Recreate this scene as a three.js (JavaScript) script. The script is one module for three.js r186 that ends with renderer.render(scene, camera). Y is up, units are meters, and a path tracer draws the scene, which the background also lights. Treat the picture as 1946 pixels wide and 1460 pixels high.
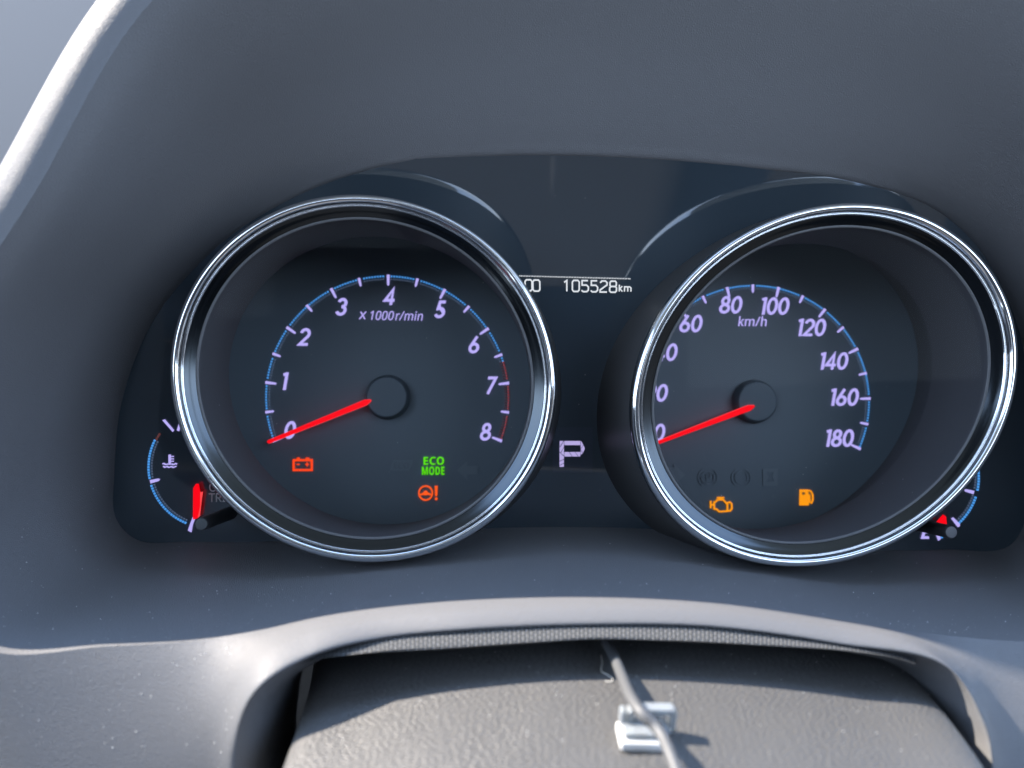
import * as THREE from 'three';
import { FontLoader } from 'three/addons/loaders/FontLoader.js';
import { TextGeometry } from 'three/addons/geometries/TextGeometry.js';
import { RoundedBoxGeometry } from 'three/addons/geometries/RoundedBoxGeometry.js';
import { mergeGeometries, toCreasedNormals, mergeVertices } from 'three/addons/utils/BufferGeometryUtils.js';

// ---------------------------------------------------------------- camera, sky, sun, exposure
const EXPOSURE = 2.9, SKY = 2.0;
const FOCAL = 1470, PW = 1946, PH = 1460;              // photograph, in pixels
const scene = new THREE.Scene();
const camera = new THREE.PerspectiveCamera(2 * Math.atan(PH / 2 / FOCAL) * 180 / Math.PI, 4 / 3, 0.01, 50);
camera.position.set(0, 0, 0.25);
camera.rotation.set(0.017, -0.0394, 0.0105, 'YXZ');
camera.focus = 0.262;
camera.userData.fStop = 8;
camera.updateMatrixWorld(true);

const sunDir = new THREE.Vector3(-0.72, 0.69, -0.03).normalize();
{
  const W = 256, H = 128, a = new Float32Array(W * H * 4);
  for (let j = 0; j < H; j++) for (let i = 0; i < W; i++) {
    const lat = (j + 0.5) / H * Math.PI - Math.PI / 2, e = Math.sin(lat);
    const h = Math.exp(-Math.abs(e) * 3.2);            // pale towards the horizon
    let c = [0.24 + 0.39 * h, 0.38 + 0.38 * h, 0.66 + 0.28 * h];
    if (e < 0) { const d = 1 - Math.min(1, -e * 6); c = c.map((v, k) => v * d + [0.34, 0.39, 0.45][k] * (1 - d)); }
    const o = (j * W + i) * 4;
    for (let k = 0; k < 3; k++) a[o + k] = c[k] * SKY;
    a[o + 3] = 1;
  }
  const t = new THREE.DataTexture(a, W, H, THREE.RGBAFormat, THREE.FloatType);
  t.mapping = THREE.EquirectangularReflectionMapping; t.magFilter = THREE.LinearFilter; t.minFilter = THREE.LinearFilter;
  t.needsUpdate = true;
  scene.background = t; scene.environment = t;
}
const sun = new THREE.DirectionalLight(new THREE.Color(1.0, 0.89, 0.76), 5);
sun.position.copy(sunDir).multiplyScalar(2);
sun.castShadow = true; sun.shadow.mapSize.set(2048, 2048);
Object.assign(sun.shadow.camera, { left: -0.4, right: 0.4, top: 0.4, bottom: -0.4, near: 0.5, far: 4 });
scene.add(sun, sun.target);

const renderer = new THREE.WebGLRenderer({ antialias: true });
renderer.setSize(1024, 768);
renderer.toneMapping = THREE.LinearToneMapping;
renderer.toneMappingExposure = EXPOSURE;
renderer.shadowMap.enabled = true;

// ---------------------------------------------------------------- helpers
let seed = 20240611;
const rnd = () => { seed = (seed + 0x6D2B79F5) | 0; let t = Math.imul(seed ^ (seed >>> 15), 1 | seed); t = (t + Math.imul(t ^ (t >>> 7), 61 | t)) ^ t; return ((t ^ (t >>> 14)) >>> 0) / 4294967296; };
const V = (x, y, z) => new THREE.Vector3(x, y, z);
const ray = (px, py) => V((px - PW / 2) / FOCAL, -(py - PH / 2) / FOCAL, -1).applyQuaternion(camera.quaternion);
// photo pixel -> point on the plane z = z0 + slope * y
function at(px, py, z0, slope = 0) {
  const d = ray(px, py), c = camera.position;
  const t = (z0 + slope * c.y - c.z) / (d.z - slope * d.y);
  return d.multiplyScalar(t).add(c);
}
const names = new Map();
function numbered(n) { const k = names.get(n) ?? 0; names.set(n, k + 1); return k ? `${n}_${String(k).padStart(3, '0')}` : n; }
function tag(o, label, category, group, kind) { if (label) o.userData.label = label; if (category) o.userData.category = category; if (group) o.userData.group = group; if (kind) o.userData.kind = kind; return o; }
function mesh(name, geo, mat, parent) { const m = new THREE.Mesh(geo, mat); m.castShadow = m.receiveShadow = true; m.name = parent ? name : numbered(name); (parent ?? scene).add(m); return m; }
function thing(name, label, category, pos = V(0, 0, 0), group) { const g = new THREE.Group(); g.name = numbered(name); g.position.copy(pos); scene.add(g); g.updateMatrixWorld(true); return tag(g, label, category, group); }
// put a world-space geometry under a thing that stands at an unrotated position
function part(name, geo, mat, parent, label) { const p = V(0, 0, 0); parent.getWorldPosition(p); geo.translate(-p.x, -p.y, -p.z); const m = mesh(name, geo, mat, parent); if (label) m.userData.label = label; return m; }

// pixel frame on a plane: x,y in photo pixels (y up), z in metres along the plane's normal
function frame(px, py, z0, slope = 0, lift = 0) {
  const o = at(px, py, z0, slope), ex = at(px + 1, py, z0, slope).sub(o), ey = at(px, py - 1, z0, slope).sub(o);
  const n = ex.clone().cross(ey).normalize();
  const m = new THREE.Matrix4().makeBasis(ex, ey, n); m.setPosition(o.clone().addScaledVector(n, lift));
  return m;
}

// ---- textures
function tileNoise(N, cells, fn) { const d = new Uint8Array(N * N * 4); for (let j = 0; j < N; j++) for (let i = 0; i < N; i++) { const v = Math.max(0, Math.min(255, fn(i / N, j / N) * 255)); const o = (j * N + i) * 4; d[o] = d[o + 1] = d[o + 2] = v; d[o + 3] = 255; } const t = new THREE.DataTexture(d, N, N); t.wrapS = t.wrapT = THREE.RepeatWrapping; t.magFilter = THREE.LinearFilter; t.minFilter = THREE.LinearMipmapLinearFilter; t.generateMipmaps = true; t.needsUpdate = true; return t; }
function worley(cells, sx = 1, sy = 1) {
  const cx = Math.round(cells * sx), cy = Math.round(cells * sy), P = []; for (let k = 0; k < cx * cy; k++) P.push([rnd(), rnd()]);
  return (u, v) => { const x = u * cx, y = v * cy, ix = Math.floor(x), iy = Math.floor(y); let a = 9, b = 9; for (let dj = -1; dj <= 1; dj++) for (let di = -1; di <= 1; di++) { const gx = ix + di, gy = iy + dj, p = P[((gy % cy + cy) % cy) * cx + ((gx % cx + cx) % cx)]; const d = Math.hypot(gx + p[0] - x, gy + p[1] - y); if (d < a) { b = a; a = d; } else if (d < b) b = d; } return b - a; };
}
function valueNoise(cells, cellsY = cells) {
  const G = []; for (let k = 0; k < cells * cellsY; k++) G.push(rnd());
  const s = (t) => t * t * (3 - 2 * t);
  return (u, v) => { const x = ((u % 1) + 1) % 1 * cells, y = ((v % 1) + 1) % 1 * cellsY, i = Math.floor(x), j = Math.floor(y), fx = s(x - i), fy = s(y - j); const g = (a, b) => G[((b % cellsY + cellsY) % cellsY) * cells + ((a % cells + cells) % cells)]; return (g(i, j) * (1 - fx) + g(i + 1, j) * fx) * (1 - fy) + (g(i, j + 1) * (1 - fx) + g(i + 1, j + 1) * fx) * fy; };
}
const repeatEvery = (t, m, my = m) => { t.repeat.set(1 / m, 1 / my); return t; };
const wA = worley(30), vA = valueNoise(9), vB = valueNoise(90);
const grainTex = repeatEvery(tileNoise(512, 0, (u, v) => 0.25 + 0.75 * Math.min(1, wA(u, v) * 1.6) * (0.75 + 0.5 * vA(u, v)) * 0.8 + 0.12 * vB(u, v)), 0.020);
const wB = worley(20, 1, 2.2), wC = worley(46, 1, 1.6), warp1 = valueNoise(8), warp2 = valueNoise(6), vC = valueNoise(5);
const leatherTex = repeatEvery(tileNoise(1024, 0, (u, v) => { const a = u + 0.035 * (warp1(u, v) - 0.5), b = v + 0.05 * (warp2(u, v) - 0.5); return Math.min(1, wB(((a % 1) + 1) % 1, ((b % 1) + 1) % 1) * 1.5) * (0.45 + 0.5 * vC(u, v)) + 0.3 * Math.min(1, 1.4 * wC(u, v)); }), 0.040);
const weaveTex = repeatEvery(tileNoise(64, 0, (u, v) => { const a = Math.abs(Math.sin(2 * Math.PI * u)), b = Math.abs(Math.sin(2 * Math.PI * v)); const over = (Math.floor(u * 2) + Math.floor(v * 2)) % 2; return over ? Math.pow(a, 0.6) * (0.55 + 0.45 * b) : 0.75 * Math.pow(b, 0.6) * (0.55 + 0.45 * a) * 0.8; }), 0.0021, 0.0016);

// ---- materials
const std = (o) => new THREE.MeshStandardMaterial(o), phy = (o) => new THREE.MeshPhysicalMaterial(o);
const lin = (r, g, b) => new THREE.Color().setRGB(r, g, b);
const glowing = (hex, k = 1) => { const c = new THREE.Color(hex).multiplyScalar(k / EXPOSURE); return std({ color: 0x050505, roughness: 0.9, emissive: c, emissiveIntensity: 1, side: THREE.DoubleSide }); };
const M = {
  hood: std({ color: lin(0.142, 0.143, 0.148), roughness: 0.58, bumpMap: grainTex, bumpScale: 0.00009, side: THREE.DoubleSide }),
  fascia: std({ color: lin(0.142, 0.143, 0.148), roughness: 0.58, bumpMap: grainTex, bumpScale: 0.00009, side: THREE.DoubleSide }),
  dash: std({ color: lin(0.105, 0.112, 0.120), roughness: 0.95 }),
  column: std({ color: lin(0.096, 0.094, 0.091), roughness: 0.48, bumpMap: leatherTex, bumpScale: 0.00026, side: THREE.DoubleSide }),
  fabric: std({ color: lin(0.19, 0.195, 0.20), roughness: 0.95, map: weaveTex, bumpMap: weaveTex, bumpScale: 0.0005, side: THREE.DoubleSide }),
  roof: std({ color: lin(0.34, 0.34, 0.33), roughness: 0.95 }), seat: std({ color: lin(0.035, 0.036, 0.04), roughness: 0.9 }),
  chrome: std({ color: lin(0.86, 0.87, 0.88), metalness: 1, roughness: 0.08 }),
  smokedChrome: std({ color: lin(0.07, 0.08, 0.088), metalness: 1, roughness: 0.16 }),
  bezelPlastic: std({ color: lin(0.06, 0.058, 0.057), roughness: 0.42 }),
  ridge: std({ color: lin(0.11, 0.11, 0.112), roughness: 0.5 }),
  cone: std({ color: lin(0.062, 0.063, 0.068), roughness: 0.8, bumpMap: grainTex, bumpScale: 0.00002, side: THREE.DoubleSide }),
  dial: std({ color: lin(0.092, 0.118, 0.136), roughness: 0.5, side: THREE.DoubleSide }),  // haze over the lens is put into this even dial colour
  hub: std({ color: lin(0.078, 0.100, 0.116), roughness: 0.55 }),
  panel: phy({ color: lin(0.036, 0.052, 0.066), roughness: 0.05, ior: 1.85 }),
  lcd: phy({ color: lin(0.042, 0.057, 0.080), roughness: 0.07, ior: 1.85 }),
  lens: phy({ color: 0xffffff, transmission: 1, thickness: 0, roughness: 0.0, ior: 1.09, side: THREE.DoubleSide }),
  knob: std({ color: lin(0.03, 0.03, 0.032), roughness: 0.5 }),
  knobCapDark: std({ color: lin(0.055, 0.06, 0.062), roughness: 0.55 }),
  knobCap: std({ color: lin(0.13, 0.13, 0.135), roughness: 0.55 }),
  lilac: glowing('#bbb1fb'), lilacDim: glowing('#b9aee6', 0.95), blue: glowing('#4f9ff0'), dimDot: glowing('#6d7fa0', 0.55), redDot: glowing('#c95560', 0.55), redDim: glowing('#6f4a58', 0.5),
  brownDot: glowing('#7a4a4c', 0.6), needle: glowing('#ff0014', 1.0), needleEdge: glowing('#ff4a50', 1.0), red: glowing('#ff5c1c', 1.0), redCore: glowing('#ff4818', 1.0), green: glowing('#63ee08', 0.9), amber: glowing('#ff9c0c', 1.0), lcdWhite: glowing('#e6ecf4', 0.95),
  print: std({ color: lin(0.62, 0.62, 0.62), roughness: 0.7 }), unlit: std({ color: lin(0.118, 0.144, 0.162), roughness: 0.6 }),
  cable: std({ color: lin(0.105, 0.107, 0.110), roughness: 0.5 }),
  clip: phy({ color: lin(0.50, 0.54, 0.57), roughness: 0.38, transmission: 0.55, thickness: 0.002, ior: 1.46, attenuationColor: lin(0.8, 0.88, 0.92), attenuationDistance: 0.01 }),
  pad: std({ color: lin(0.70, 0.70, 0.68), roughness: 0.6 }),
  hair: std({ color: lin(0.7, 0.66, 0.58), roughness: 0.5 }), dust: std({ color: lin(0.75, 0.74, 0.7), roughness: 0.5, side: THREE.DoubleSide }),
};

// ---- strokes: flat ribbons of constant width, as thin solids (units of the caller)
function ribbon(pts, w, depth, closed = false, z = 0) {
  const n = pts.length, L = [], R = [];
  for (let i = 0; i < n; i++) {
    const p = pts[i], a = closed ? pts[(i + n - 1) % n] : pts[Math.max(0, i - 1)], b = closed ? pts[(i + 1) % n] : pts[Math.min(n - 1, i + 1)];
    let d1 = [p[0] - a[0], p[1] - a[1]], d2 = [b[0] - p[0], b[1] - p[1]];
    let l1 = Math.hypot(...d1), l2 = Math.hypot(...d2);
    if (l1 < 1e-9) { d1 = d2; l1 = l2; } if (l2 < 1e-9) { d2 = d1; l2 = l1; }
    const n1 = [-d1[1] / l1, d1[0] / l1], n2 = [-d2[1] / l2, d2[0] / l2];
    let m = [n1[0] + n2[0], n1[1] + n2[1]]; const ml = Math.hypot(...m) || 1; m = [m[0] / ml, m[1] / ml];
    const k = Math.min(2.2, 1 / Math.max(0.2, m[0] * n1[0] + m[1] * n1[1])) * w / 2;
    L.push([p[0] + m[0] * k, p[1] + m[1] * k]); R.push([p[0] - m[0] * k, p[1] - m[1] * k]);
  }
  let shape;
  if (closed) { const area = THREE.ShapeUtils.area(L.map((q) => new THREE.Vector2(...q))), area2 = THREE.ShapeUtils.area(R.map((q) => new THREE.Vector2(...q))); const big = Math.abs(area) > Math.abs(area2) ? L : R, small = big === L ? R : L; shape = poly(big); shape.holes.push(new THREE.Path(small.map((q) => new THREE.Vector2(...q)))); }
  else shape = poly([...L, ...R.reverse()]);
  const g = new THREE.ExtrudeGeometry(shape, { depth, bevelEnabled: false, curveSegments: 4 }); g.translate(0, 0, z); return g;
}
function poly(pts) { return new THREE.Shape(pts.map((q) => new THREE.Vector2(q[0], q[1]))); }
function solid(pts, depth, z = 0, holes = []) { const s = poly(pts); for (const h of holes) s.holes.push(new THREE.Path(h.map((q) => new THREE.Vector2(...q)))); const g = new THREE.ExtrudeGeometry(s, { depth, bevelEnabled: false }); g.translate(0, 0, z); return g; }
const arc = (cx, cy, rx, ry, a0, a1, n = 16) => Array.from({ length: n + 1 }, (_, i) => { const a = (a0 + (a1 - a0) * i / n) * Math.PI / 180; return [cx + rx * Math.cos(a), cy + ry * Math.sin(a)]; });
const ring = (cx, cy, rx, ry, n = 28) => arc(cx, cy, rx, ry, 0, 360, n).slice(0, -1);
const merge = (gs) => { const f = gs.map((g) => { const q = g.index ? g.toNonIndexed() : g; for (const k of Object.keys(q.attributes)) if (!['position', 'normal', 'uv'].includes(k)) q.deleteAttribute(k); return q; }); return f.length > 1 ? mergeGeometries(f) : f[0]; };
// numerals drawn as even strokes, height 1, slanted
function numeral(ch, w = 0.145, slant = 0.17, depth = 0.0003) {
  const D = {
    '0': [[ring(0.31, 0.5, 0.235, 0.43), true]],
    '1': [[[[0.11, 0.87], [0.27, 0.925], [0.30, 0.925], [0.30, 0]], false]],
    '2': [[[...arc(0.32, 0.68, 0.225, 0.245, 168, -32, 16), [0.09, 0.072], [0.56, 0.072]], false]],
    '3': [[arc(0.30, 0.71, 0.205, 0.215, 162, -92, 16), false], [arc(0.29, 0.295, 0.235, 0.225, 88, -162, 18), false]],
    '4': [[[[0.43, 0], [0.43, 0.90], [0.06, 0.265], [0.60, 0.265]], false]],
    '5': [[[[0.55, 0.928], [0.23, 0.928], [0.17, 0.53], ...arc(0.29, 0.315, 0.235, 0.245, 118, -155, 18)], false]],
    '6': [[ring(0.31, 0.30, 0.225, 0.23), true], [[[0.40, 0.97], [0.10, 0.38]], false]],
    '7': [[[[0.07, 0.928], [0.53, 0.928], [0.20, 0.0]], false]],
    '8': [[ring(0.31, 0.725, 0.18, 0.20), true], [ring(0.31, 0.285, 0.232, 0.215), true]],
  }[ch];
  const gs = D.map(([p, c], i) => ribbon(p, w, depth, c, i * 0.00006));
  const g = merge(gs), p = g.attributes.position;
  for (let i = 0; i < p.count; i++) p.setX(i, p.getX(i) + slant * (p.getY(i) - 0.5));
  return g;
}
function number(str, h, w, gap = 0.66) { // centred at 0,0 in px, height h
  const adv = [...str].map((c) => c === '1' ? 0.44 : gap), tot = adv.reduce((a, b) => a + b, 0); let x = -tot / 2; const gs = [];
  [...str].forEach((c, i) => { const g = numeral(c, w); g.translate(x + (c === '1' ? 0.02 : 0.02), -0.5, 0); gs.push(g); x += adv[i]; });
  const g = merge(gs); g.scale(h, h, 1); return g;
}
const FS = await new FontLoader().loadAsync('fonts/droid/droid_sans_regular.typeface.json');
const FB = await new FontLoader().loadAsync('fonts/droid/droid_sans_bold.typeface.json');
function text(str, font, h, width, slant = 0, depth = 0.0003) { // centred, cap height h px, fitted to width px
  const g = new TextGeometry(str, { font, size: h, depth, curveSegments: 5, bevelEnabled: false });
  g.computeBoundingBox(); const b = g.boundingBox, s = width / (b.max.x - b.min.x);
  g.translate(-(b.min.x + b.max.x) / 2, -h / 2, 0); g.scale(s, 1, 1);
  const p = g.attributes.position; for (let i = 0; i < p.count; i++) p.setX(i, p.getX(i) + slant * p.getY(i));
  return merge([g]);
}

// ---------------------------------------------------------------- lofted surfaces
// sections: arrays of Vector3, same count; returns geometry with uv in metres and a sampler
function loft(sections, NU, NV, closedU = true, uvScale = 1) {
  const cu = sections.map((s) => new THREE.CatmullRomCurve3(s, closedU, 'centripetal'));
  const rows = cu.map((c) => Array.from({ length: NU + 1 }, (_, i) => c.getPoint(i / NU)));
  const pos = [], uv = [], idx = [], cols = [];
  for (let i = 0; i <= NU; i++) { const c = new THREE.CatmullRomCurve3(rows.map((r) => r[i]), false, 'centripetal'); cols.push(Array.from({ length: NV + 1 }, (_, j) => c.getPoint(j / NV))); }
  let ul = [0]; for (let i = 1; i <= NU; i++) ul.push(ul[i - 1] + cols[i][NV >> 1].distanceTo(cols[i - 1][NV >> 1]));
  for (let i = 0; i <= NU; i++) { let v = 0; for (let j = 0; j <= NV; j++) { if (j) v += cols[i][j].distanceTo(cols[i][j - 1]); const p = cols[i][j]; pos.push(p.x, p.y, p.z); uv.push(ul[i], v); } }
  for (let i = 0; i < NU; i++) for (let j = 0; j < NV; j++) { const a = i * (NV + 1) + j, b = a + NV + 1; idx.push(a, b, a + 1, b, b + 1, a + 1); }
  const g = new THREE.BufferGeometry(); g.setAttribute('position', new THREE.Float32BufferAttribute(pos, 3)); g.setAttribute('uv', new THREE.Float32BufferAttribute(uv, 2)); g.setIndex(idx); g.computeVertexNormals();
  if (closedU) { const n = g.attributes.normal; for (let j = 0; j <= NV; j++) { const a = j, b = NU * (NV + 1) + j, q = V(n.getX(a) + n.getX(b), n.getY(a) + n.getY(b), n.getZ(a) + n.getZ(b)).normalize(); n.setXYZ(a, q.x, q.y, q.z); n.setXYZ(b, q.x, q.y, q.z); } }
  return { g, cols };
}

// the smoked display panel leans with its top towards the driver
const panelZ = (y0) => { const y = Math.min(y0, 0.0790); return -0.0372 + 0.10 * y + 4.4 * Math.max(0, y - 0.008) ** 2; };
function atPanel(px, py) { let y = 0, p; for (let k = 0; k < 30; k++) { p = at(px, py, panelZ(y)); y = y * 0.3 + p.y * 0.7; } return p; }
function panelFrame(px, py, lift = 0) {
  const o = atPanel(px, py), ex = atPanel(px + 2, py).sub(o).multiplyScalar(0.5), ey = atPanel(px, py - 2).sub(o).multiplyScalar(0.5), n = ex.clone().cross(ey).normalize();
  const m = new THREE.Matrix4().makeBasis(ex, ey, n); m.setPosition(o.clone().addScaledVector(n, lift)); return m;
}
const SEC = [ // [panel x, y] , [rim x, y, z]
  [960, 296, 960, -330, .040], [1200, 300, 1350, -330, .040], [1420, 318, 1750, -260, .040], [1620, 345, 2060, -100, .040], [1780, 400, 2230, 150, .040],
  [1880, 500, 2330, 430, .040], [1940, 640, 2360, 720, .040], [1962, 800, 2330, 980, .040], [1960, 950, 2200, 1180, .040],
  [1918, 1038, 2050, 1221, .044, 2050, 1750, .070, 1950, 1750, .045], [1800, 1045, 1930, 1219, .044, 1905, 1600, .068, 1800, 1600, .050], [1690, 1046, 1815, 1210, .044, 1872, 1385, .062, 1777, 1395, .044],
  [1560, 1040, 1690, 1194, .044, 1800, 1268, .058, 1738, 1284, .043], [1380, 1020, 1540, 1168, .044, 1590, 1222, .056, 1570, 1232, .043], [1240, 1006, 1350, 1143, .044, 1350, 1190, .055, 1350, 1198, .043],
  [1090, 1002, 1130, 1133, .044, 1130, 1186, .055, 1130, 1194, .043], [940, 1004, 900, 1139, .044, 900, 1195, .055, 900, 1203, .043], [800, 1012, 720, 1155, .044, 720, 1213, .055, 720, 1222, .043],
  [640, 1024, 600, 1174, .044, 590, 1246, .060, 602, 1258, .043], [480, 1030, 500, 1197, .044, 488, 1310, .065, 522, 1322, .050], [360, 1030, 380, 1217, .044, 440, 1440, .057, 490, 1440, .052],
  [262, 1027, 200, 1229, .044, 425, 1620, .055, 480, 1620, .050], [220, 985, -20, 1237, .044, 250, 1800, .052, 300, 1800, .045], [217, 900, -170, 1120, .040], [232, 760, -180, 880, .040],
  [285, 620, -105, 640, .040], [390, 490, 62, 372, .040], [530, 390, 290, 0, .040], [720, 318, 600, -220, .040],
];
const ctr = V(0.01, 0.01, 0);
const lerp = (a, b, t) => a.clone().lerp(b, t);
const out = (p) => V(p.x - ctr.x, p.y - ctr.y, 0).normalize();
const bottom = SEC.map((s) => s.length > 5);
const P0 = SEC.map((s) => atPanel(s[0], s[1])), P4 = SEC.map((s) => at(s[2], s[3], s[4]));
const bulge = (i, t, k) => { const q = lerp(P0[i], P4[i], t); if (bottom[i]) { const c = (i >= 12 && i <= 19) ? 0.0022 : 0.0012; q.y -= c * k; } else q.addScaledVector(out(q), 0.010 * k); return q; };
const inside = [SEC.map((_, i) => P0[i].clone().addScaledVector(V(0, 0, -1), 0.004)), P0, SEC.map((_, i) => bulge(i, 0.06, bottom[i] ? 0.3 : -0.05)), SEC.map((_, i) => bulge(i, 0.36, bottom[i] ? 1 : 0.15)), SEC.map((_, i) => bulge(i, 0.70, bottom[i] ? 0.9 : -0.15)), SEC.map((_, i) => bulge(i, 0.92, bottom[i] ? 0.3 : -0.25)), P4];
const PE = SEC.map((s, i) => bottom[i] ? at(s[5], s[6], s[7]) : P4[i].clone().addScaledVector(out(P4[i]), 0.0195).add(V(0, 0, -0.0150)));
const PF = SEC.map((s, i) => bottom[i] ? at(s[8], s[9], s[10]) : P4[i].clone().addScaledVector(out(P4[i]), 0.0235).add(V(0, 0, -0.06)));
const S5 = SEC.map((s, i) => bottom[i] ? lerp(P4[i], PE[i], 0.18).add(V(0, 0.0009, 0.0004)) : P4[i].clone().addScaledVector(out(P4[i]), 0.007).add(V(0, 0, -0.0002)));
const S6 = SEC.map((s, i) => bottom[i] ? lerp(P4[i], PE[i], 0.62).add(V(0, 0.0014, 0.0012)) : P4[i].clone().addScaledVector(out(P4[i]), 0.0145).add(V(0, 0, -0.0045)));
const PG = SEC.map((s, i) => bottom[i] ? PF[i].clone().add(V(0, -0.004, -0.06)) : PF[i].clone().add(V(0, 0, -0.05)));
const PEb = SEC.map((s, i) => bottom[i] ? lerp(PE[i], PF[i], 0.25).add(V(0, 0.0004, 0.0012)) : lerp(PE[i], PF[i], 0.3));

const hood = thing('instrument_hood', 'dark grey grained plastic hood and lip framing the gauges', 'dashboard', V(0, 0, -0.03));
const hIn = loft(inside, 336, 60);
part('inner_shroud', hIn.g, M.hood, hood);
const hOut = loft([P4, S5, S6, PE, PEb, PF, PG], 336, 60);
part('front_lip', hOut.g, M.fascia, hood);
{ const g = new RoundedBoxGeometry(0.62, 0.40, 0.01, 2, 0.002); g.translate(0.03, -0.262, -0.03); part('added_bay_back', g, M.knob, hood); }  // dark backing added to stand in for the unlit gap beside the column

// pale dashboard top seen past the hood's edge
{
  const A = [[-700, -500], [-250, -560], [250, -600], [700, -640]], B = [[-700, 200], [-250, 200], [250, 200], [700, 200]], C = [[-700, 900], [-250, 900], [250, 900], [700, 900]];
  const s = [A.map((p) => at(p[0], p[1], -0.30)), B.map((p) => at(p[0], p[1], -0.19)), C.map((p) => at(p[0], p[1], -0.13))];
  const g = loft(s, 40, 30, false).g;
  const m = mesh('dashboard_top', g, M.dash); m.material.side = THREE.DoubleSide; tag(m, 'pale bluish dashboard top beyond the hood edge', 'dashboard', null, 'structure');
}

// ---------------------------------------------------------------- unseen cabin behind the camera, added for the chrome and glass to mirror
{
  const roof = thing('unseen_roof_lining', 'unseen pale grey car roof lining added for the chrome to mirror', 'roof lining', V(0, 0.56, 1.0));  // out of view, added to break up the sky in the rings
  const g = new RoundedBoxGeometry(1.30, 0.04, 1.5, 4, 0.018); mesh('lining', g, M.roof, roof);
  const seat = thing('unseen_driver_seat', 'unseen dark grey driver seat added for the chrome to mirror', 'seat', V(0, -0.55, 0.80));  // out of view, added as a dark shape in the chrome
  const b = new RoundedBoxGeometry(0.56, 0.70, 0.14, 6, 0.06); b.translate(0, 0.40, 0); mesh('backrest', b, M.seat, seat);
  const h = new RoundedBoxGeometry(0.28, 0.19, 0.12, 6, 0.055); h.translate(0, 0.86, 0); mesh('headrest', h, M.seat, seat);
  const c = new RoundedBoxGeometry(0.52, 0.14, 0.52, 6, 0.06); c.translate(0, 0.02, -0.30); mesh('cushion', c, M.seat, seat);
  const bench = thing('unseen_rear_seat', 'unseen wide dark grey rear bench seat added to darken reflections', 'seat', V(-0.3, -0.6, 1.55));  // out of view, added to close bright gaps in the reflections
  const rb = new RoundedBoxGeometry(1.5, 0.72, 0.16, 6, 0.07); rb.translate(0, 0.42, 0); mesh('backrest', rb, M.seat, bench); const rc = new RoundedBoxGeometry(1.5, 0.16, 0.5, 6, 0.07); rc.translate(0, 0.05, -0.3); mesh('cushion', rc, M.seat, bench);
  const fl = thing('unseen_cabin_floor', 'unseen dark grey carpet slab added to block the lower sky', 'carpet', V(-0.3, -0.72, 1.0)); fl.userData.kind = 'structure'; mesh('carpet', new RoundedBoxGeometry(1.7, 0.04, 1.9, 2, 0.015), M.seat, fl);  // out of view, added to keep lower sky off the glossy panel
  for (const [x, n] of [[0.42, 'unseen_door_panel'], [-1.08, 'unseen_door_panel']]) { const d = thing(n, x > 0 ? 'unseen dark grey door panel added for reflections on the driver side' : 'unseen dark grey door panel added for reflections on the passenger side', 'door panel', V(x, -0.6, 0.75)); const q = new RoundedBoxGeometry(0.06, 0.62, 1.3, 4, 0.025); q.translate(0, 0.31, 0); mesh('trim', q, M.seat, d); const ar = new RoundedBoxGeometry(0.08, 0.05, 0.4, 4, 0.02); ar.translate(x > 0 ? -0.05 : 0.05, 0.42, 0); mesh('armrest', ar, M.seat, d); }  // out of view, both added only for what the rings reflect
}

// ---------------------------------------------------------------- display panel
const panelThing = thing('display_panel', 'glossy black smoked panel behind the two gauges', 'panel', atPanel(973, 700));
// both bezels are slightly oval, their long axes leaning in opposite ways
const oval = (a, b, deg, k) => { const t = deg * Math.PI / 180, c = Math.cos(t), n = Math.sin(t), A = a * k, B = b * k; return new THREE.Matrix4().set(A * c * c + B * n * n, (A - B) * c * n, 0, 0, (A - B) * c * n, A * n * n + B * c * c, 0, 0, 0, 0, 1, 0, 0, 0, 0, 1); };
const GA = { cx: 692.5, cy: 717.7, oval: oval(1.029, 0.970, -22.8, 1.0) }, GB = { cx: 1574, cy: 729.5, oval: oval(1.091, 0.915, 32.3, 1.026) };
{
  const edge = new THREE.CatmullRomCurve3(P0.map((p) => p.clone().addScaledVector(out(p), 0.0022)), true, 'centripetal').getPoints(200);
  const inPoly = (x, y) => { let c = false; for (let i = 0, j = edge.length - 1; i < edge.length; j = i++) { const a = edge[i], b = edge[j]; if ((a.y > y) !== (b.y > y) && x < (b.x - a.x) * (y - a.y) / (b.y - a.y) + a.x) c = !c; } return c; };
  const holes = [GA, GB].map((G) => ({ o: at(G.cx, G.cy, 0), inv: G.oval.clone().invert() })), h = 0.0011, nx = 352, ny = 150, x0 = -0.165, y0 = -0.075, pos = [], nor = [], idx = [];
  for (let j = 0; j <= ny; j++) for (let i = 0; i <= nx; i++) { const x = x0 + i * h, y = y0 + j * h, sl = 0.10 + 8.8 * Math.max(0, Math.min(y, 0.079) - 0.008), q = V(0, -sl, 1).normalize(); pos.push(x, y, panelZ(y)); nor.push(q.x, q.y, q.z); }
  for (let j = 0; j < ny; j++) for (let i = 0; i < nx; i++) { const x = x0 + (i + .5) * h, y = y0 + (j + .5) * h; if (!inPoly(x, y) || holes.some(({ o, inv }) => { const q = V(x - o.x, y - o.y, 0).applyMatrix4(inv); return Math.hypot(q.x, q.y) < 0.0590; })) continue; const a = j * (nx + 1) + i, b = a + 1, c = a + nx + 1, d = c + 1; idx.push(a, b, d, a, d, c); }
  const g = new THREE.BufferGeometry(); g.setAttribute('position', new THREE.Float32BufferAttribute(pos, 3)); g.setAttribute('normal', new THREE.Float32BufferAttribute(nor, 3)); g.setIndex(idx);
  part('smoked_glass', g, M.panel, panelThing);
}

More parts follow.
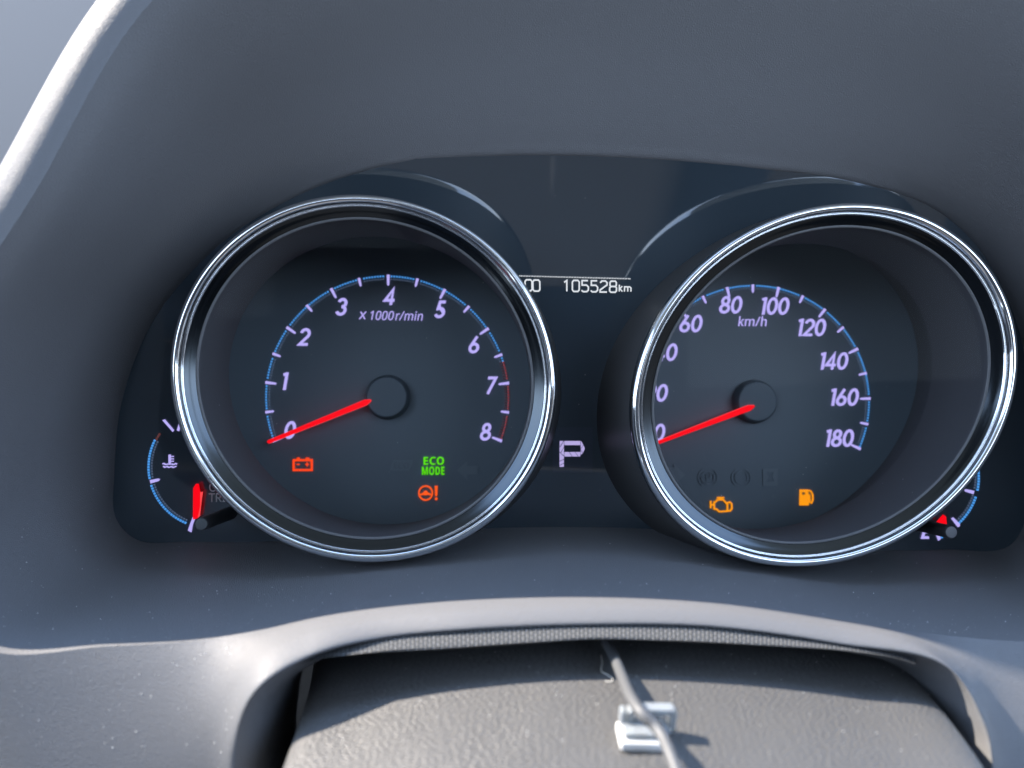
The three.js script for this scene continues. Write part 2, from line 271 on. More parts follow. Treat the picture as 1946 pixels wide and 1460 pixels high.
// ---------------------------------------------------------------- gauges
function lathe(prof, seg = 200) { const g = new THREE.LatheGeometry(prof.map(([r, z]) => new THREE.Vector2(r / 1000, z / 1000)), seg); g.rotateX(Math.PI / 2); return g; }
const smoothProfile = (pts, n) => new THREE.SplineCurve(pts.map(([a, b]) => new THREE.Vector2(a, b))).getPoints(n).map((p) => [p.x, p.y]);
const bezelGeo = {
  outer: lathe(smoothProfile([[66.5, -40], [64.2, -28], [62.2, -15], [61.2, -7], [60.85, -3.6]], 24)),
  bead: lathe(smoothProfile([[60.85, -3.6], [60.8, -2.0], [60.4, -0.8], [59.6, -0.1], [58.8, 0.0], [58.1, -0.5], [57.6, -1.5], [57.5, -2.2]], 40)),
  facet: lathe([[57.5, -2.2], [57.3, -1.95], [57.0, -2.1], [56.85, -2.5]]),
  band: lathe(smoothProfile([[56.85, -2.5], [56.0, -3.0], [54.9, -3.5], [53.8, -4.1]], 10)),
  ridge: lathe([[53.8, -4.1], [53.65, -3.8], [53.1, -3.8], [52.9, -4.2]]),
  cone: lathe([[52.9, -4.2], [53.1, -10], [54.8, -39], [54.85, -40.4], [55.1, -40.9], [55.6, -41.3], [57, -41.6], [59, -43]]),
  well: lathe([[59, -43], [63, -64.8]]),
  lens: (() => { const g = new THREE.CircleGeometry(0.0530, 120); g.translate(0, 0, -0.0058); return g; })(),
  face: (() => { const g = new THREE.CircleGeometry(0.066, 128); g.translate(0, 0, -0.0645); return g; })(),
};
const ZD = -0.0645;
function gauge(name, label, G, hubPx, arcR, baseHubPx) {
  const bg = Object.fromEntries(Object.entries(bezelGeo).map(([k, g]) => [k, g.clone().applyMatrix4(G.oval)]));
  const t = thing(name, label, 'gauge', at(G.cx, G.cy, 0));
  mesh('outer_sleeve', bg.outer, M.bezelPlastic, t);
  const b = mesh('chrome_ring', bg.bead, M.chrome, t); mesh('inner_edge', bg.facet, M.chrome, b); mesh('polished_band', bg.band, M.smokedChrome, b);
  mesh('ridge', bg.ridge, M.ridge, t); mesh('cone', bg.cone, M.cone, t); mesh('well', bg.well, M.cone, t);
  mesh('lens', bg.lens, M.lens, t); const f = mesh('dial_face', bg.face, M.dial, t);
  const fr = frame(baseHubPx[0], baseHubPx[1], ZD, 0, 0.0003); // pixel frame with its origin in the middle of the arc
  // hub
  const hb = at(baseHubPx[0], baseHubPx[1], ZD).sub(t.position), R = 42 * 0.214, r2 = 37 * 0.21;
  const hg = new THREE.LatheGeometry([[R, 0.2], [R - 0.1, 2.0], [r2 + 0.35, 4.6], [r2, 5.0], [r2 - 0.4, 5.2], [0, 5.25]].map(([a, c]) => new THREE.Vector2(a / 1000, c / 1000)), 72); hg.rotateX(Math.PI / 2); hg.translate(hb.x, hb.y, hb.z);
  mesh('hub', hg, M.hub, t);
  return { t, fr, add: (n, g, m, label, parent = t) => { g.applyMatrix4(fr); const mm = part(n, g, m, t); if (parent !== t) parent.add(mm); if (label) mm.userData.label = label; return mm; } };
}
const tickGeo = (ang, r0, r1, w0, w1) => { const a = ang * Math.PI / 180, c = Math.cos(a), s = Math.sin(a), q = (r, k) => [r * c - k * s, r * s + k * c]; return solid([q(r1, -w1), q(r1, w1), q(r0 + w0, w0), q(r0, w0 * 0.5), q(r0, -w0 * 0.5), q(r0 + w0, -w0)], 0.0003); };
function dots(a0, a1, r, sz, pitch, skip) { const gs = [], n = Math.round(Math.abs(a1 - a0) * Math.PI / 180 * r / pitch); for (let i = 0; i <= n; i++) { const ang = a0 + (a1 - a0) * i / n; if (skip.some((s) => Math.abs(s - ang) * Math.PI / 180 * r < 4.6)) continue; const a = ang * Math.PI / 180, c = Math.cos(a), s = Math.sin(a), q = (x, y) => [r * c + x * c - y * s, r * s + x * s + y * c], h = sz / 2; gs.push(solid([q(-h, -h), q(h, -h), q(h, h), q(-h, h)], 0.00025)); } return merge(gs); }
const stuff = (m) => { m.userData.kind = 'stuff'; return m; };
function needle(g, x0, y0, x1, y1, w0, w1, lift) { // from hub end (x0,y0) to tip (x1,y1), px of the dial frame
  const L = Math.hypot(x1 - x0, y1 - y0), c = (x1 - x0) / L, s = (y1 - y0) / L, q = (a, b) => [x0 + a * c - b * s, y0 + a * s + b * c];
  const o = (e) => [q(-e, -w0 * 0.25 - e * .5), q(-e, w0 * 0.25 + e * .5), q(10, w0 + e * .6), q(L - 2, w1 + e * .6), q(L + e, w1 * .3), q(L + e, -w1 * .3), q(L - 2, -w1 - e * .6), q(10, -w0 - e * .6)];
  const n = g.add('needle', solid(o(0), 0.0010, lift), M.needle, 'glowing red pointer resting at zero');
  g.add('needle_edge', solid(o(0.9), 0.0007, lift - 0.0004), M.needleEdge, null, n);
}
const icon = (g, name, geos, mat, x, y, label) => { const q = merge(geos); q.translate(x, y, 0); return g.add(name, q, mat, label); };

// tachometer
const tachC = [737.5, 755];
const tach = gauge('tachometer', 'rev counter marked 0 to 8 in a chrome ring', GA, null, 232, tachC);
{
  const a0 = 200.9, da = 27.75, skip = [];
  for (let k = 0; k <= 16; k++) { const a = a0 - k * da / 2; skip.push(a); tach.add('tick', k % 2 ? tickGeo(a, 217, 233, 1.9, 2.6) : tickGeo(a, 212.5, 233, 2.0, 2.8), M.lilac); }
  const redFrom = a0 - 6.62 * da;
  stuff(tach.add('dot_arc', dots(a0 - 1.2, redFrom + 0.4, 230, 3.0, 5.25, skip), M.blue)); stuff(tach.add('inner_dot_arc', dots(a0 - 1.2, redFrom + 0.4, 224.5, 2.4, 5.15, skip), M.dimDot));
  stuff(tach.add('red_zone_dot_arc', dots(redFrom - 0.4, a0 - 8 * da + 1.2, 230, 2.8, 5.25, skip), M.redDot)); stuff(tach.add('inner_red_zone_dot_arc', dots(redFrom - 0.4, a0 - 8 * da + 1.2, 224.5, 2.3, 5.15, skip), M.redDim));
  const N = [[553, 817], [541, 725], [579.5, 641], [650, 583.5], [741.5, 563], [837.5, 587.5], [902.5, 654.5], [934, 732.5], [924.5, 821]];
  N.forEach(([x, y], k) => { const g = number(String(k), 33, 0.165); g.translate(x - tachC[0], tachC[1] - y, 0); tach.add('numeral', g, M.lilac, `lilac numeral ${k}`); });
  const u1 = text('x', FS, 19, 13, 0.15), u2 = text('1000', FS, 17, 45, 0.2), u3 = text('r/min', FS, 17, 51, 0.17);
  u1.translate(690, 2, 0); u2.translate(726, 0, 0); u3.translate(778.5, 0, 0);
  const u = merge([u1, u2, u3]); u.rotateZ(-0.012); u.translate(-tachC[0], tachC[1] - 599 + 8, 0); tach.add('unit_text', u, M.lilac);
  needle(tach, 708 - tachC[0], tachC[1] - 761, 517.5 - tachC[0], tachC[1] - 838.5, 5.2, 2.9, 0.0050);
  const I = (n, gs, m, l) => { const q = merge(gs); q.translate(-tachC[0], tachC[1], 0); return tach.add(n, q, m, l); };
  const Y = (p) => p.map(([x, y]) => [x, -y]);
  // battery
  I('battery_lamp', [ribbon(Y([[559.5, 874], [593.5, 874], [593.5, 892.5], [559.5, 892.5]]), 4.2, .0003, true), solid(Y([[565, 869], [571, 869], [571, 873], [565, 873]]), .0003), solid(Y([[582, 869], [589, 869], [589, 873], [582, 873]]), .0003), ribbon(Y([[565, 882], [571, 882]]), 2.2, .0003), ribbon(Y([[581, 882], [588.5, 882]]), 2.2, .0003), ribbon(Y([[584.8, 878], [584.8, 886]]), 2.2, .0003, false, .00006)], M.redCore, 'red battery warning symbol');
  // ECO MODE
  const e1 = text('ECO', FB, 15, 39), e2 = text('MODE', FB, 15.5, 43); e1.translate(824.5, -876, 0); e2.translate(823.5, -894.8, 0);
  I('eco_mode_lamp', [e1, e2], M.green, 'green lit words ECO MODE');
  // steering wheel and exclamation mark
  I('steering_lamp', [ribbon(ring(809, -937, 12.8, 13.2), 3, .0003, true), solid(Y([[804.5, 936], [806, 933], [809, 932], [812, 933], [813.5, 936], [820, 939], [820, 941.5], [813, 940.5], [809, 941.5], [805, 940.5], [798, 941.5], [798, 939]]), .0003, .00006), solid(Y([[826, 923.5], [832, 923.5], [831, 943], [827, 943]]), .0003), solid(ring(829, -948, 2.8, 2.8, 14), .0003)], M.red, 'red steering wheel symbol with exclamation mark');
  // unlit symbols
  const ecoBox = solid(Y([[748, 874], [785, 874], [783, 884], [777, 894.5], [741, 894.5], [743, 884]]), .0002), ecoL = text('ECO', FS, 11, 28, 0.1); ecoL.translate(763, -884.5, 0.0003);
  const eb = I('unlit_eco_symbol', [ecoBox], M.unlit, 'unlit grey ECO symbol'); { const q = merge([ecoL]); q.translate(-tachC[0], tachC[1], 0); tach.add('eco_text', q, M.dial, null, eb); }
  I('unlit_turn_arrow', [solid(Y([[868, 894], [888, 877], [888, 886], [908, 886], [908, 902], [888, 902], [888, 912]]), .0002)], M.unlit, 'unlit grey left turn arrow');
}
// speedometer
const spC = [1432, 763];
const speedo = gauge('speedometer', 'speed gauge marked to 180 in a chrome ring', GB, null, 222, spC);
{
  const a0 = 205, da = 25.45, skip = [];
  for (let k = 0; k <= 18; k++) { const a = a0 - k * da / 2; skip.push(a); speedo.add('tick', k % 2 ? tickGeo(a, 207, 222.5, 1.8, 2.5) : tickGeo(a, 203, 223, 1.9, 2.7), M.lilac); }
  stuff(speedo.add('dot_arc', dots(a0, a0 - 9 * da + 1.2, 220, 2.9, 5.1, skip), M.blue)); stuff(speedo.add('inner_dot_arc', dots(a0, a0 - 9 * da + 1.2, 214.5, 2.3, 5.0, skip), M.dimDot));
  const N = [['0', 1254, 822], ['20', 1248, 747], ['40', 1266, 670], ['60', 1313, 615.5], ['80', 1388.5, 579.5], ['100', 1471, 581.5], ['120', 1541, 622], ['140', 1583.5, 686], ['160', 1603.5, 755], ['180', 1594, 833]];
  for (const [s, x, y] of N) { const g = number(s, 33, 0.155); g.translate(x - spC[0], spC[1] - y, 0); speedo.add('numeral', g, M.lilac, `lilac number ${s}`); }
  const u = text('km/h', FS, 18, 53, 0.12); u.translate(1430 - spC[0], spC[1] - 611, 0); speedo.add('unit_text', u, M.lilac);
  needle(speedo, 1424 - spC[0], spC[1] - 771.5, 1226 - spC[0], spC[1] - 847, 5.2, 2.4, 0.0050);
  const I = (n, gs, m, l) => { const q = merge(gs); q.translate(-spC[0], spC[1], 0); return speedo.add(n, q, m, l); };
  const Y = (p) => p.map(([x, y]) => [x, -y]);
  I('engine_lamp', [ribbon(Y([[1359, 953.5], [1363.5, 949], [1374, 949], [1379, 954.5], [1382, 957.5], [1382, 970.5], [1366.5, 971.5], [1361.5, 966.5], [1357, 966.5], [1357, 953.5]]), 3, .0003, true), ribbon(Y([[1362, 945.2], [1376, 945.2]]), 2.8, .0003, false, .00006), ribbon(Y([[1369, 944], [1369, 949]]), 5, .0003, false, .0001), ribbon(Y([[1350.5, 951], [1350.5, 965]]), 3, .0003), ribbon(Y([[1350, 958.5], [1357, 958.5]]), 3, .0003, false, .00006), ribbon(Y([[1381, 955.5], [1386.5, 953.5], [1390, 957], [1390.3, 966], [1387, 970], [1382, 970]]), 3, .0003, false, .00006)], M.amber, 'amber engine outline warning symbol');
  I('fuel_lamp', [solid(Y([[1519, 930.5], [1534.5, 930.5], [1535.5, 932], [1536.5, 960.5], [1518.5, 960.5]]), .0003, 0, [Y([[1523.5, 935.5], [1529.5, 935.5], [1529.5, 940.5], [1523.5, 940.5]])]), ribbon(Y([[1536, 932], [1540, 933.5], [1543.8, 940], [1544, 950], [1541.5, 956], [1538, 954], [1537.6, 940]]), 2.8, .0003, false, .00006)], M.amber, 'amber fuel pump warning symbol');
  I('unlit_turn_arrow', [solid(Y([[1250, 888], [1281, 888], [1281, 880], [1302, 902], [1290, 914], [1281, 922], [1281, 914], [1250, 914]]), .0002)], M.unlit, 'unlit grey right turn arrow');
  I('unlit_brake_symbol', [ribbon(ring(1345, -907, 12, 12), 1.5, .0002, true), ribbon(arc(1345, -907, 18, 18, 120, 240, 10), 1.5, .0002), ribbon(arc(1345, -907, 18, 18, -60, 60, 10), 1.5, .0002), ribbon(Y([[1342, 915], [1342, 900], [1348, 900], [1350, 904], [1348, 908], [1342, 908]]), 1.5, .0002)], M.unlit);
  I('unlit_abs_symbol', [ribbon(ring(1408, -907, 12, 12), 1.5, .0002, true), ribbon(arc(1408, -907, 18, 18, 120, 240, 10), 1.5, .0002), ribbon(arc(1408, -907, 18, 18, -60, 60, 10), 1.5, .0002)], M.unlit);
  I('unlit_door_symbol', [solid(Y([[1449, 891], [1477, 891], [1477, 923], [1449, 923]]), .0002, 0, [Y([[1456, 897], [1470, 897], [1466, 905], [1471, 915], [1455, 917], [1460, 907]])])], M.unlit);
}

// ---------------------------------------------------------------- things on the panel
const Yp = (p) => p.map(([x, y]) => [x, -y]);
function onPanel(name, label, category, px, py) {
  const t = thing(name, label, category, atPanel(px, py)); const fr = panelFrame(px, py, 0.0003);
  return { t, add: (n, gs, m, label, parent, lift = 0) => { const g = merge(gs); g.translate(-px, py, lift); g.applyMatrix4(fr); const mm = part(n, g, m, t); if (parent) parent.add(mm); if (label) mm.userData.label = label; return mm; } };
}
{ // odometer
  const o = onPanel('odometer_display', 'white dot matrix odometer reading 105528 km', 'display', 1090, 540);
  const seg = { // octagon-cornered digits in a 13 x 21 box
    '0': [[[2.5, 0], [10.5, 0], [13, 3], [13, 18], [10.5, 21], [2.5, 21], [0, 18], [0, 3]]], '1': [[[0, 4], [5, 0.5], [5, 21]]],
    '5': [[[12, 0], [1, 0], [1, 8.5], [9.5, 8.5], [13, 12], [13, 18], [10, 21], [3, 21], [0, 18.5]]],
    '2': [[[0, 3.5], [3, 0], [10, 0], [13, 3], [13, 7.5], [0, 17], [0, 21], [13, 21]]],
    '8': [[[2.5, 0], [10.5, 0], [12.5, 2.5], [12.5, 8], [10.5, 10], [2.5, 10], [0.5, 8], [0.5, 2.5]], [[2.5, 10], [10.5, 10], [13, 12.5], [13, 18.5], [10.5, 21], [2.5, 21], [0, 18.5], [0, 12.5]]],
  };
  const put = (ch, x, y, sx = 1) => { const gs = seg[ch].map((p, i) => ribbon(p.map(([a, b]) => [x + a * sx, -(y + b)]), 2.6, .0002, ch === '0' || ch === '8', i * .00005)); o.add('digit', gs, M.lcdWhite, `white digit ${ch}`); };
  put('0', 998, 531.5); put('0', 1012.8, 532);
  [['1', 1072], ['0', 1087.6], ['5', 1105], ['5', 1122.6], ['2', 1140.5], ['8', 1158.6]].forEach(([c, x]) => put(c, x, 532.3 + (x - 1072) * 0.021));
  o.add('unit_text', [ribbon(Yp([[1177, 541], [1177, 553.5]]), 2.2, .0002), ribbon(Yp([[1182.5, 543.5], [1178, 548.5], [1182.8, 553.5]]), 2.2, .0002, false, .00005), ribbon(Yp([[1187, 553.8], [1187, 544.8], [1197, 545], [1199.3, 547], [1199.3, 553.8]]), 2.2, .0002), ribbon(Yp([[1193.2, 546], [1193.2, 553.8]]), 2.2, .0002, false, .00005)], M.lcdWhite);
  const d = []; for (let k = 0; k < 84; k++) { const x = 945 + k * 3.02, y = 521.5 + (x - 945) * 0.0255; d.push(solid(Yp([[x, y + .1], [x + 1.8, y + 1], [x + 2.2, y + 3], [x + .6, y + 2.4]]), .0002)); }
  stuff(o.add('dotted_line', d, M.lcdWhite));
}
{ // gear indicator
  const o = onPanel('gear_indicator', 'lilac segmented letter P on a dim square display', 'display', 1087, 862);
  o.add('display_window', [solid(Yp([[1050, 812], [1126, 812], [1126, 898], [1050, 898]]), .00015)], M.lcd, null, null, -0.0001);
  const S = [[[1063.5, 838], [1070.5, 838], [1064, 848.5], [1063.5, 848.5]], [[1071.5, 838.5], [1071.5, 849], [1065, 860], [1063.3, 858], [1063.3, 849.6], [1065, 849.2]], [[1071.5, 850.5], [1071.5, 866], [1067.5, 862.5], [1066, 861]], [[1063.2, 859.6], [1067, 863.6], [1071.4, 867.4], [1071.4, 872], [1063.2, 876]], [[1063.2, 877.2], [1071.4, 873.4], [1071.4, 879.5], [1063.2, 884]], [[1063.2, 885], [1071.4, 880.8], [1071.4, 887], [1063.2, 887]],
    [[1072.4, 838], [1102.6, 838], [1102.6, 845.8], [1072.4, 845.8]], [[1103.4, 838.6], [1104.6, 838.6], [1108, 845.2], [1103.4, 852.6]], [[1108.4, 846], [1110.8, 851], [1110.8, 853.6], [1107.5, 860.5], [1103.6, 853.6]], [[1103.4, 854.8], [1107, 861.4], [1103.4, 864.2]],
    [[1072.4, 859], [1081, 859], [1086.5, 867.4], [1072.4, 867.4]], [[1082.2, 859], [1092, 859], [1098, 867.4], [1087.8, 867.4]], [[1093.2, 859], [1102.6, 859], [1102.6, 867.4], [1099.2, 867.4]]];
  for (const s of S) o.add('segment', [solid(Yp(s), .0002)], M.lilacDim);
}
function smallGauge(o, cx, cy, r, a0, a1, ticks) {
  const shift = (g) => { g.translate(cx, -cy, 0); return g; };
  return { dots: (name, b0, b1, rr, sz, m) => stuff(o.add(name, [shift(dots(b0, b1, rr, sz, 5.2, ticks))], m)), tick: (a, q0, q1) => o.add('tick', [shift(tickGeo(a, q0, q1, 2.4, 3.3))], M.lilac) };
}
{ // temperature gauge: arc fitted through (300,815) (283,880) (358,1008)
  const o = onPanel('temperature_gauge', 'coolant temperature gauge with thermometer symbol', 'gauge', 340, 900);
  const cx = 398, cy = 888, r = 115, tk = [142.5, 193.8, 249.5];
  const s = smallGauge(o, cx, cy, r, 0, 0, tk);
  s.dots('dot_arc', 154, 249.5, r, 3.7, M.blue); s.dots('inner_dot_arc', 154, 249.5, r - 6, 2.9, M.dimDot); s.dots('hot_zone_dot_arc', 144, 152, r - 2, 4, M.brownDot);
  o.add('tick', [solid(Yp([[309.5, 799], [314, 797.5], [331.5, 818], [329, 821]]), .0003)], M.lilac); s.tick(193.8, 97, 115);
  o.add('tick', [solid(Yp([[358, 1008.5], [364.5, 1012], [367, 998], [371.5, 985.5], [367, 983], [362, 996]]), .0003)], M.lilac);
  o.add('letter', [ribbon(Yp([[339, 819], [344.5, 799]]), 4.5, .0003), ribbon(Yp([[342, 808.5], [352, 808.5]]), 4.5, .0003, false, .00005), ribbon(Yp([[350, 819], [355, 799]]), 4.5, .0003, false, .0001)], M.lilac, 'lilac letter H');
  o.add('thermometer_symbol', [ribbon(Yp([[323.2, 864], [323.2, 883]]), 4.2, .0003), ...[867.5, 872, 876.5].map((y) => ribbon(Yp([[325, y], [331, y]]), 1.8, .0003, false, .00005)), ribbon(Yp([[309.5, 881.5], [312, 880.6], [315, 882.6], [318, 882.6], [320, 881.4]]), 2.3, .0003), ribbon(Yp([[326.5, 881.4], [329, 882.6], [331.5, 882.6], [334, 880.8], [337, 882]]), 2.3, .0003), ribbon(Yp([[311, 885.8], [314, 888], [318, 886.4], [322, 888.2], [326, 886.4], [330, 888.2], [335.5, 886]]), 2.3, .0003)], M.lilac, 'thermometer over waves symbol');
  const n = o.add('pointer', [solid(Yp([[371.5, 985], [372, 925], [376.5, 917.5], [381, 918], [384, 932.5], [384, 960], [379.5, 982.5]]), .0009)], M.needle, 'red pointer', null, 0.0014); o.add('pointer_edge', [solid(Yp([[384.6, 933.4], [389, 933], [386.5, 950], [383.2, 979], [380, 982], [384.6, 960]]), .0006)], M.needleEdge, null, n, 0.0014);
  const t1 = text('ODO', FS, 16.5, 46), t2 = text('TRIP', FS, 16.5, 44); t1.translate(421.5, -925.5, 0); t2.translate(420, -945.5, 0);
  o.add('button_text', [t1, t2], M.print, 'grey printed words ODO TRIP');
}
{ // fuel gauge
  const o = onPanel('fuel_gauge', 'fuel gauge with blue arc and letter E', 'gauge', 1830, 950);
  const cx = 1742, cy = 908, r = 117, tk = [-14.5, -50];
  const s = smallGauge(o, cx, cy, r, 0, 0, tk);
  s.dots('dot_arc', 30, -47, r, 3.8, M.blue); s.dots('inner_dot_arc', 30, -47, r - 6.2, 2.9, M.dimDot); s.tick(-14.5, 93.5, 111);
  o.add('tick', [solid(Yp([[1807, 985.5], [1810.5, 983], [1823, 996], [1822.5, 1000], [1819, 1001.5]]), .0003)], M.lilac); o.add('tick', [solid(Yp([[1777, 1014], [1783, 1014], [1786.5, 1024], [1782, 1027.5]]), .0003)], M.lilac);
  stuff(o.add('low_dot_arc', [solid(Yp([[1786, 1019.5], [1791, 1020], [1790, 1023], [1787, 1023]]), .0002)], M.blue));
  o.add('letter', [ribbon(Yp([[1758, 1001], [1752, 1021.5], [1764, 1021.5]]), 4.6, .0003), ribbon(Yp([[1755, 1011], [1764, 1011]]), 4.2, .0003, false, .00005), ribbon(Yp([[1757.5, 1001.5], [1768, 1001.5]]), 4.4, .0003, false, .0001)], M.lilac, 'lilac letter E');
  o.add('pointer', [solid(Yp([[1770, 988], [1782, 974], [1786, 977], [1787, 991], [1776, 990]]), .0009)], M.needle, 'red pointer', null, 0.003);
}
function knob(label, tip, zt, base, capMat) { // a stalk from the panel to its cap
  const A = at(tip[0], tip[1], zt), B = atPanel(base[0], base[1]), t = thing('reset_knob', label, 'knob', B, 'reset knobs beside the gauges');
  const L = A.z - B.z; const d = A.clone().sub(B);
  const prof = (pts) => { const g = new THREE.LatheGeometry(pts.map(([r, z]) => new THREE.Vector2(r, z * d.length())), 40); g.applyQuaternion(new THREE.Quaternion().setFromUnitVectors(V(0, 1, 0), d.clone().normalize())); return g; };
  mesh('stalk', prof([[0.00245, 0], [0.0023, 0.5], [0.0022, 0.94], [0.0021, 0.985], [0.0019, 0.998]]), M.knob, t);
  mesh('cap', prof([[0.0019, 0.998], [0.0017, 1.004], [0.0, 1.004]]), capMat, t);
}
knob('dark stalk with round grey cap beside the fuel gauge', [1808.5, 1012], -0.002, [1690, 984], M.knobCap);
knob('dark stalk with round black cap under the red temperature pointer', [382, 996.5], -0.005, [438, 975], M.knobCapDark);

// ---------------------------------------------------------------- steering column, fabric, cable
const colRow = (z, L, Mi, R, crown) => { const pts = []; const a = at(L[0], L[1], z - 0.011), b = at(Mi[0], Mi[1], z), c = at(R[0], R[1], z - 0.006); pts.push(a.clone().add(V(-0.010, -0.05, 0)), a.clone().add(V(-0.003, -0.008, 0)), a); const cv = new THREE.QuadraticBezierCurve3(a, b.clone().multiplyScalar(2).sub(a.clone().add(c).multiplyScalar(0.5)), c); for (const t of [0.12, 0.25, 0.4, 0.5, 0.6, 0.75, 0.88]) pts.push(cv.getPoint(t)); pts.push(c, c.clone().add(V(0.003, -0.008, 0)), c.clone().add(V(0.010, -0.05, 0))); return pts; };
const colRows = [colRow(0.024, [618, 1215], [1140, 1172], [1665, 1210]), colRow(0.035, [612, 1249], [1140, 1211], [1697, 1246]), colRow(0.058, [590, 1330], [1140, 1292], [1775, 1332]), colRow(0.085, [545, 1462], [1150, 1440], [1862, 1452]), colRow(0.103, [500, 1620], [1150, 1610], [1960, 1610])];
const column = thing('steering_column_cover', 'grey leather grained steering column cover under the dashboard lip', 'column cover', colRows[2][6].clone().setY(colRows[2][0].y));
const colL = loft(colRows, 120, 60, false);
const shell = part('cover_shell', colL.g, M.column, column); column.updateMatrixWorld(true); shell.material.side = THREE.DoubleSide;
const caster = new THREE.Raycaster();
function onColumn(px, py, lift = 0) { caster.set(camera.position, ray(px, py).normalize()); const h = caster.intersectObject(shell)[0]; const n = h.face.normal.clone(); if (n.y < 0) n.negate(); return h.point.clone().addScaledVector(n, lift); }
{
  const xs = [560, 620, 720, 850, 1000, 1130, 1250, 1350, 1500, 1600, 1700, 1740];
  const topY = [1262, 1244, 1220, 1204, 1193, 1190, 1190, 1194, 1212, 1226, 1248, 1262], botY = [1262, 1250, 1239.5, 1232, 1222, 1214, 1217, 1221, 1229, 1236, 1250, 1262];
  const r0 = xs.map((x, i) => at(x, topY[i] - 10, 0.0525)), r1 = xs.map((x, i) => at(x, (topY[i] * 0.5 + botY[i] * 0.5), 0.0562)), r2 = xs.map((x, i) => at(x, botY[i], 0.0578)), r3 = xs.map((x, i) => at(x, botY[i] - 5, 0.050));
  const f = loft([r0, r1, r2, r3], 160, 16, false).g;
  const m = mesh('fabric_strip', f, M.fabric); tag(m, 'woven grey fabric strip closing the gap under the lip', 'fabric');
}
{
  // lies on the cover at both ends and arches over it on its way to the clip
  const pts = [[1151, 1222, .0016], [1163, 1240, .0018], [1182, 1285, .0035], [1203, 1332, .0050], [1222, 1358, .0050], [1243, 1378, .0042], [1258, 1398, .0038], [1272, 1428, .0036], [1285, 1462, .0034], [1300, 1510, .0034], [1320, 1590, .0034]];
  const c = new THREE.CatmullRomCurve3(pts.map((p) => { const q = onColumn(p[0], p[1]); const d = camera.position.clone().sub(q).normalize(); return q.addScaledVector(d, p[2] / Math.max(0.3, d.y)); }));
  const g = new THREE.TubeGeometry(c, 90, 0.00132, 16, false);
  tag(mesh('cable', g, M.cable), 'thin grey cable running out from under the fabric strip', 'cable');
}

// ---------------------------------------------------------------- cable clip
{
  const base = onColumn(1224, 1408, 0.0011), nrm = V(0, 0.95, 0.26).normalize(), ex = V(1, -0.06, 0).normalize(), ez = ex.clone().cross(nrm).normalize();
  const B = new THREE.Matrix4().makeBasis(ex, nrm, ez), clip = thing('cable_clip', 'small clear and white plastic clip holding the cable on the column', 'clip', base);
  clip.quaternion.setFromRotationMatrix(B);
  const mk = (n, g, m) => mesh(n, g, m, clip);
  const pad = new RoundedBoxGeometry(0.0112, 0.0022, 0.0072, 3, 0.0006); pad.translate(-0.0002, 0.0, 0); mk('adhesive_pad', pad, M.pad);
  const plate = new RoundedBoxGeometry(0.0098, 0.0014, 0.0060, 3, 0.0004); plate.translate(0.0, 0.0018, -0.0004); mk('base_plate', plate, M.clip);
  const loop = new THREE.ExtrudeGeometry(poly([[-0.0036, 0.002], [-0.0036, 0.0048], [-0.0028, 0.0058], [0.0062, 0.0058], [0.0068, 0.005], [0.0068, 0.0005], [0.0058, 0.0005], [0.0058, 0.0044], [0.0054, 0.0048], [-0.0022, 0.0048], [-0.0026, 0.0044], [-0.0026, 0.002]]), { depth: 0.0022, bevelEnabled: true, bevelSize: 0.0002, bevelThickness: 0.0002, bevelSegments: 2 }); loop.translate(0, 0, -0.0034); mk('loop', loop, M.clip);
  const latch = new RoundedBoxGeometry(0.0012, 0.0034, 0.0026, 2, 0.0004); latch.translate(-0.0048, 0.0036, -0.0022); mk('latch', latch, M.clip);
}

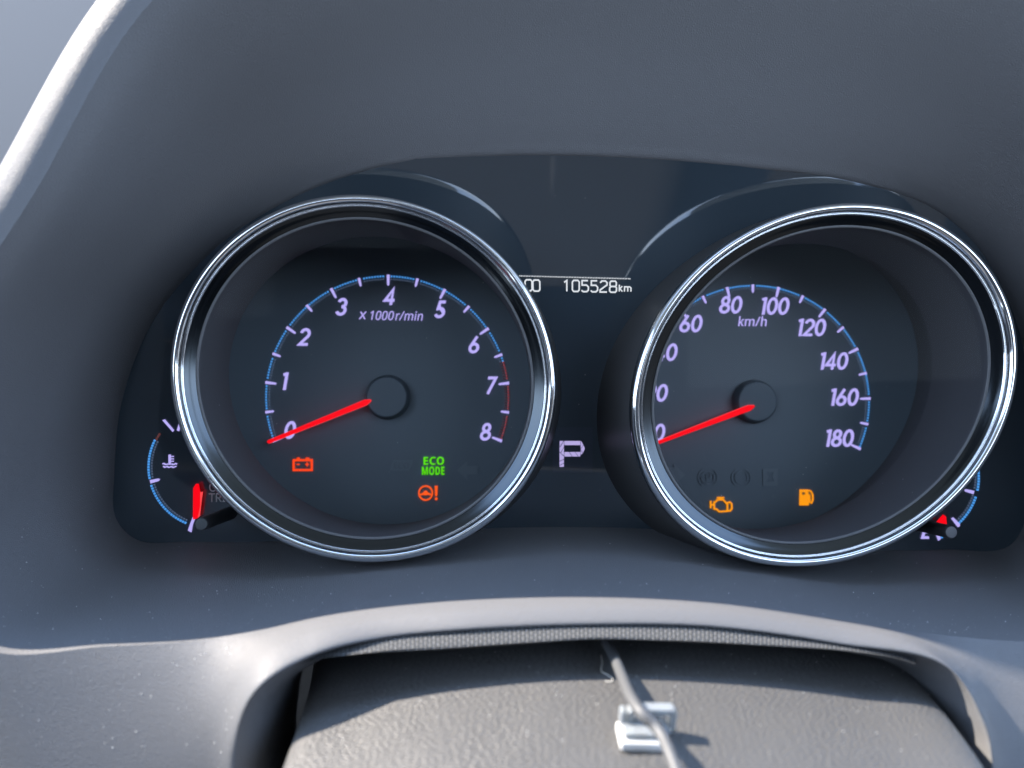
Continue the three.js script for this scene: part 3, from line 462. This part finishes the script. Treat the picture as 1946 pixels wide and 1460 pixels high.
// ---------------------------------------------------------------- hair and dust
{
  const c = new THREE.CatmullRomCurve3([[1142, 1247, .0365], [1144.5, 1262, .0375], [1143.5, 1279, .0405], [1153, 1284, .0425], [1164, 1293, .0445], [1161, 1298, .0455], [1150, 1297, .0455]].map((p) => onColumn(p[0], p[1], 0.0003)));
  tag(mesh('hair', new THREE.TubeGeometry(c, 60, 0.00011, 6, false), M.hair), 'bent pale hair lying on the column cover by the cable', 'hair');
}
{
  const fleck = new THREE.OctahedronGeometry(1, 0); const spots = [];
  const put = (cols, i, j, s) => { const p = cols[i][j], q = cols[Math.min(i + 1, cols.length - 1)][j], r = cols[i][Math.min(j + 1, cols[i].length - 1)]; const t = rnd(), w = rnd(); const x = p.clone().add(q.clone().sub(p).multiplyScalar(t)).add(r.clone().sub(p).multiplyScalar(w)); spots.push([x, s]); };
  const NU = 336; const inU = (a, b) => Math.floor((a + (b - a) * rnd()) / SEC.length * NU);
  for (let k = 0; k < 700; k++) put(hIn.cols, inU(9, 23), 18 + Math.floor(rnd() * 38), 0.00006 + 0.00014 * Math.pow(rnd(), 5));
  for (let k = 0; k < 260; k++) put(hOut.cols, inU(19.5, 22), 8 + Math.floor(rnd() * 20), 0.00006 + 0.00014 * Math.pow(rnd(), 5));
  for (let k = 0; k < 420; k++) put(colL.cols, 25 + Math.floor(rnd() * 80), 15 + Math.floor(rnd() * 30), 0.00006 + 0.00014 * Math.pow(rnd(), 4));
  for (const G of [GA, GB]) { const o = at(G.cx, G.cy, 0); for (let k = 0; k < 70; k++) { const r = 0.052 * Math.sqrt(rnd()), a = rnd() * 6.283, q = V(r * Math.cos(a), r * Math.sin(a), 0).applyMatrix4(G.oval); spots.push([V(o.x + q.x, o.y + q.y, o.z - 0.0057), 0.00003 + 0.00010 * Math.pow(rnd(), 4)]); } }
  for (let k = 0; k < 40; k++) spots.push([atPanel(1030 + 150 * rnd(), 330 + 640 * rnd()).add(V(0, 0, 0.0001)), 0.00003 + 0.00011 * Math.pow(rnd(), 4)]);
  const im = new THREE.InstancedMesh(fleck, M.dust, spots.length); const m = new THREE.Matrix4(), q = new THREE.Quaternion();
  spots.forEach(([p, s], i) => { q.setFromEuler(new THREE.Euler(rnd() * 6, rnd() * 6, rnd() * 6)); m.compose(p, q, V(s, s * (0.5 + rnd()), s)); im.setMatrixAt(i, m); });
  im.name = 'dust_specks'; tag(im, 'fine pale dust specks scattered over the dark plastic', 'dust', null, 'stuff'); scene.add(im);
}

renderer.render(scene, camera);
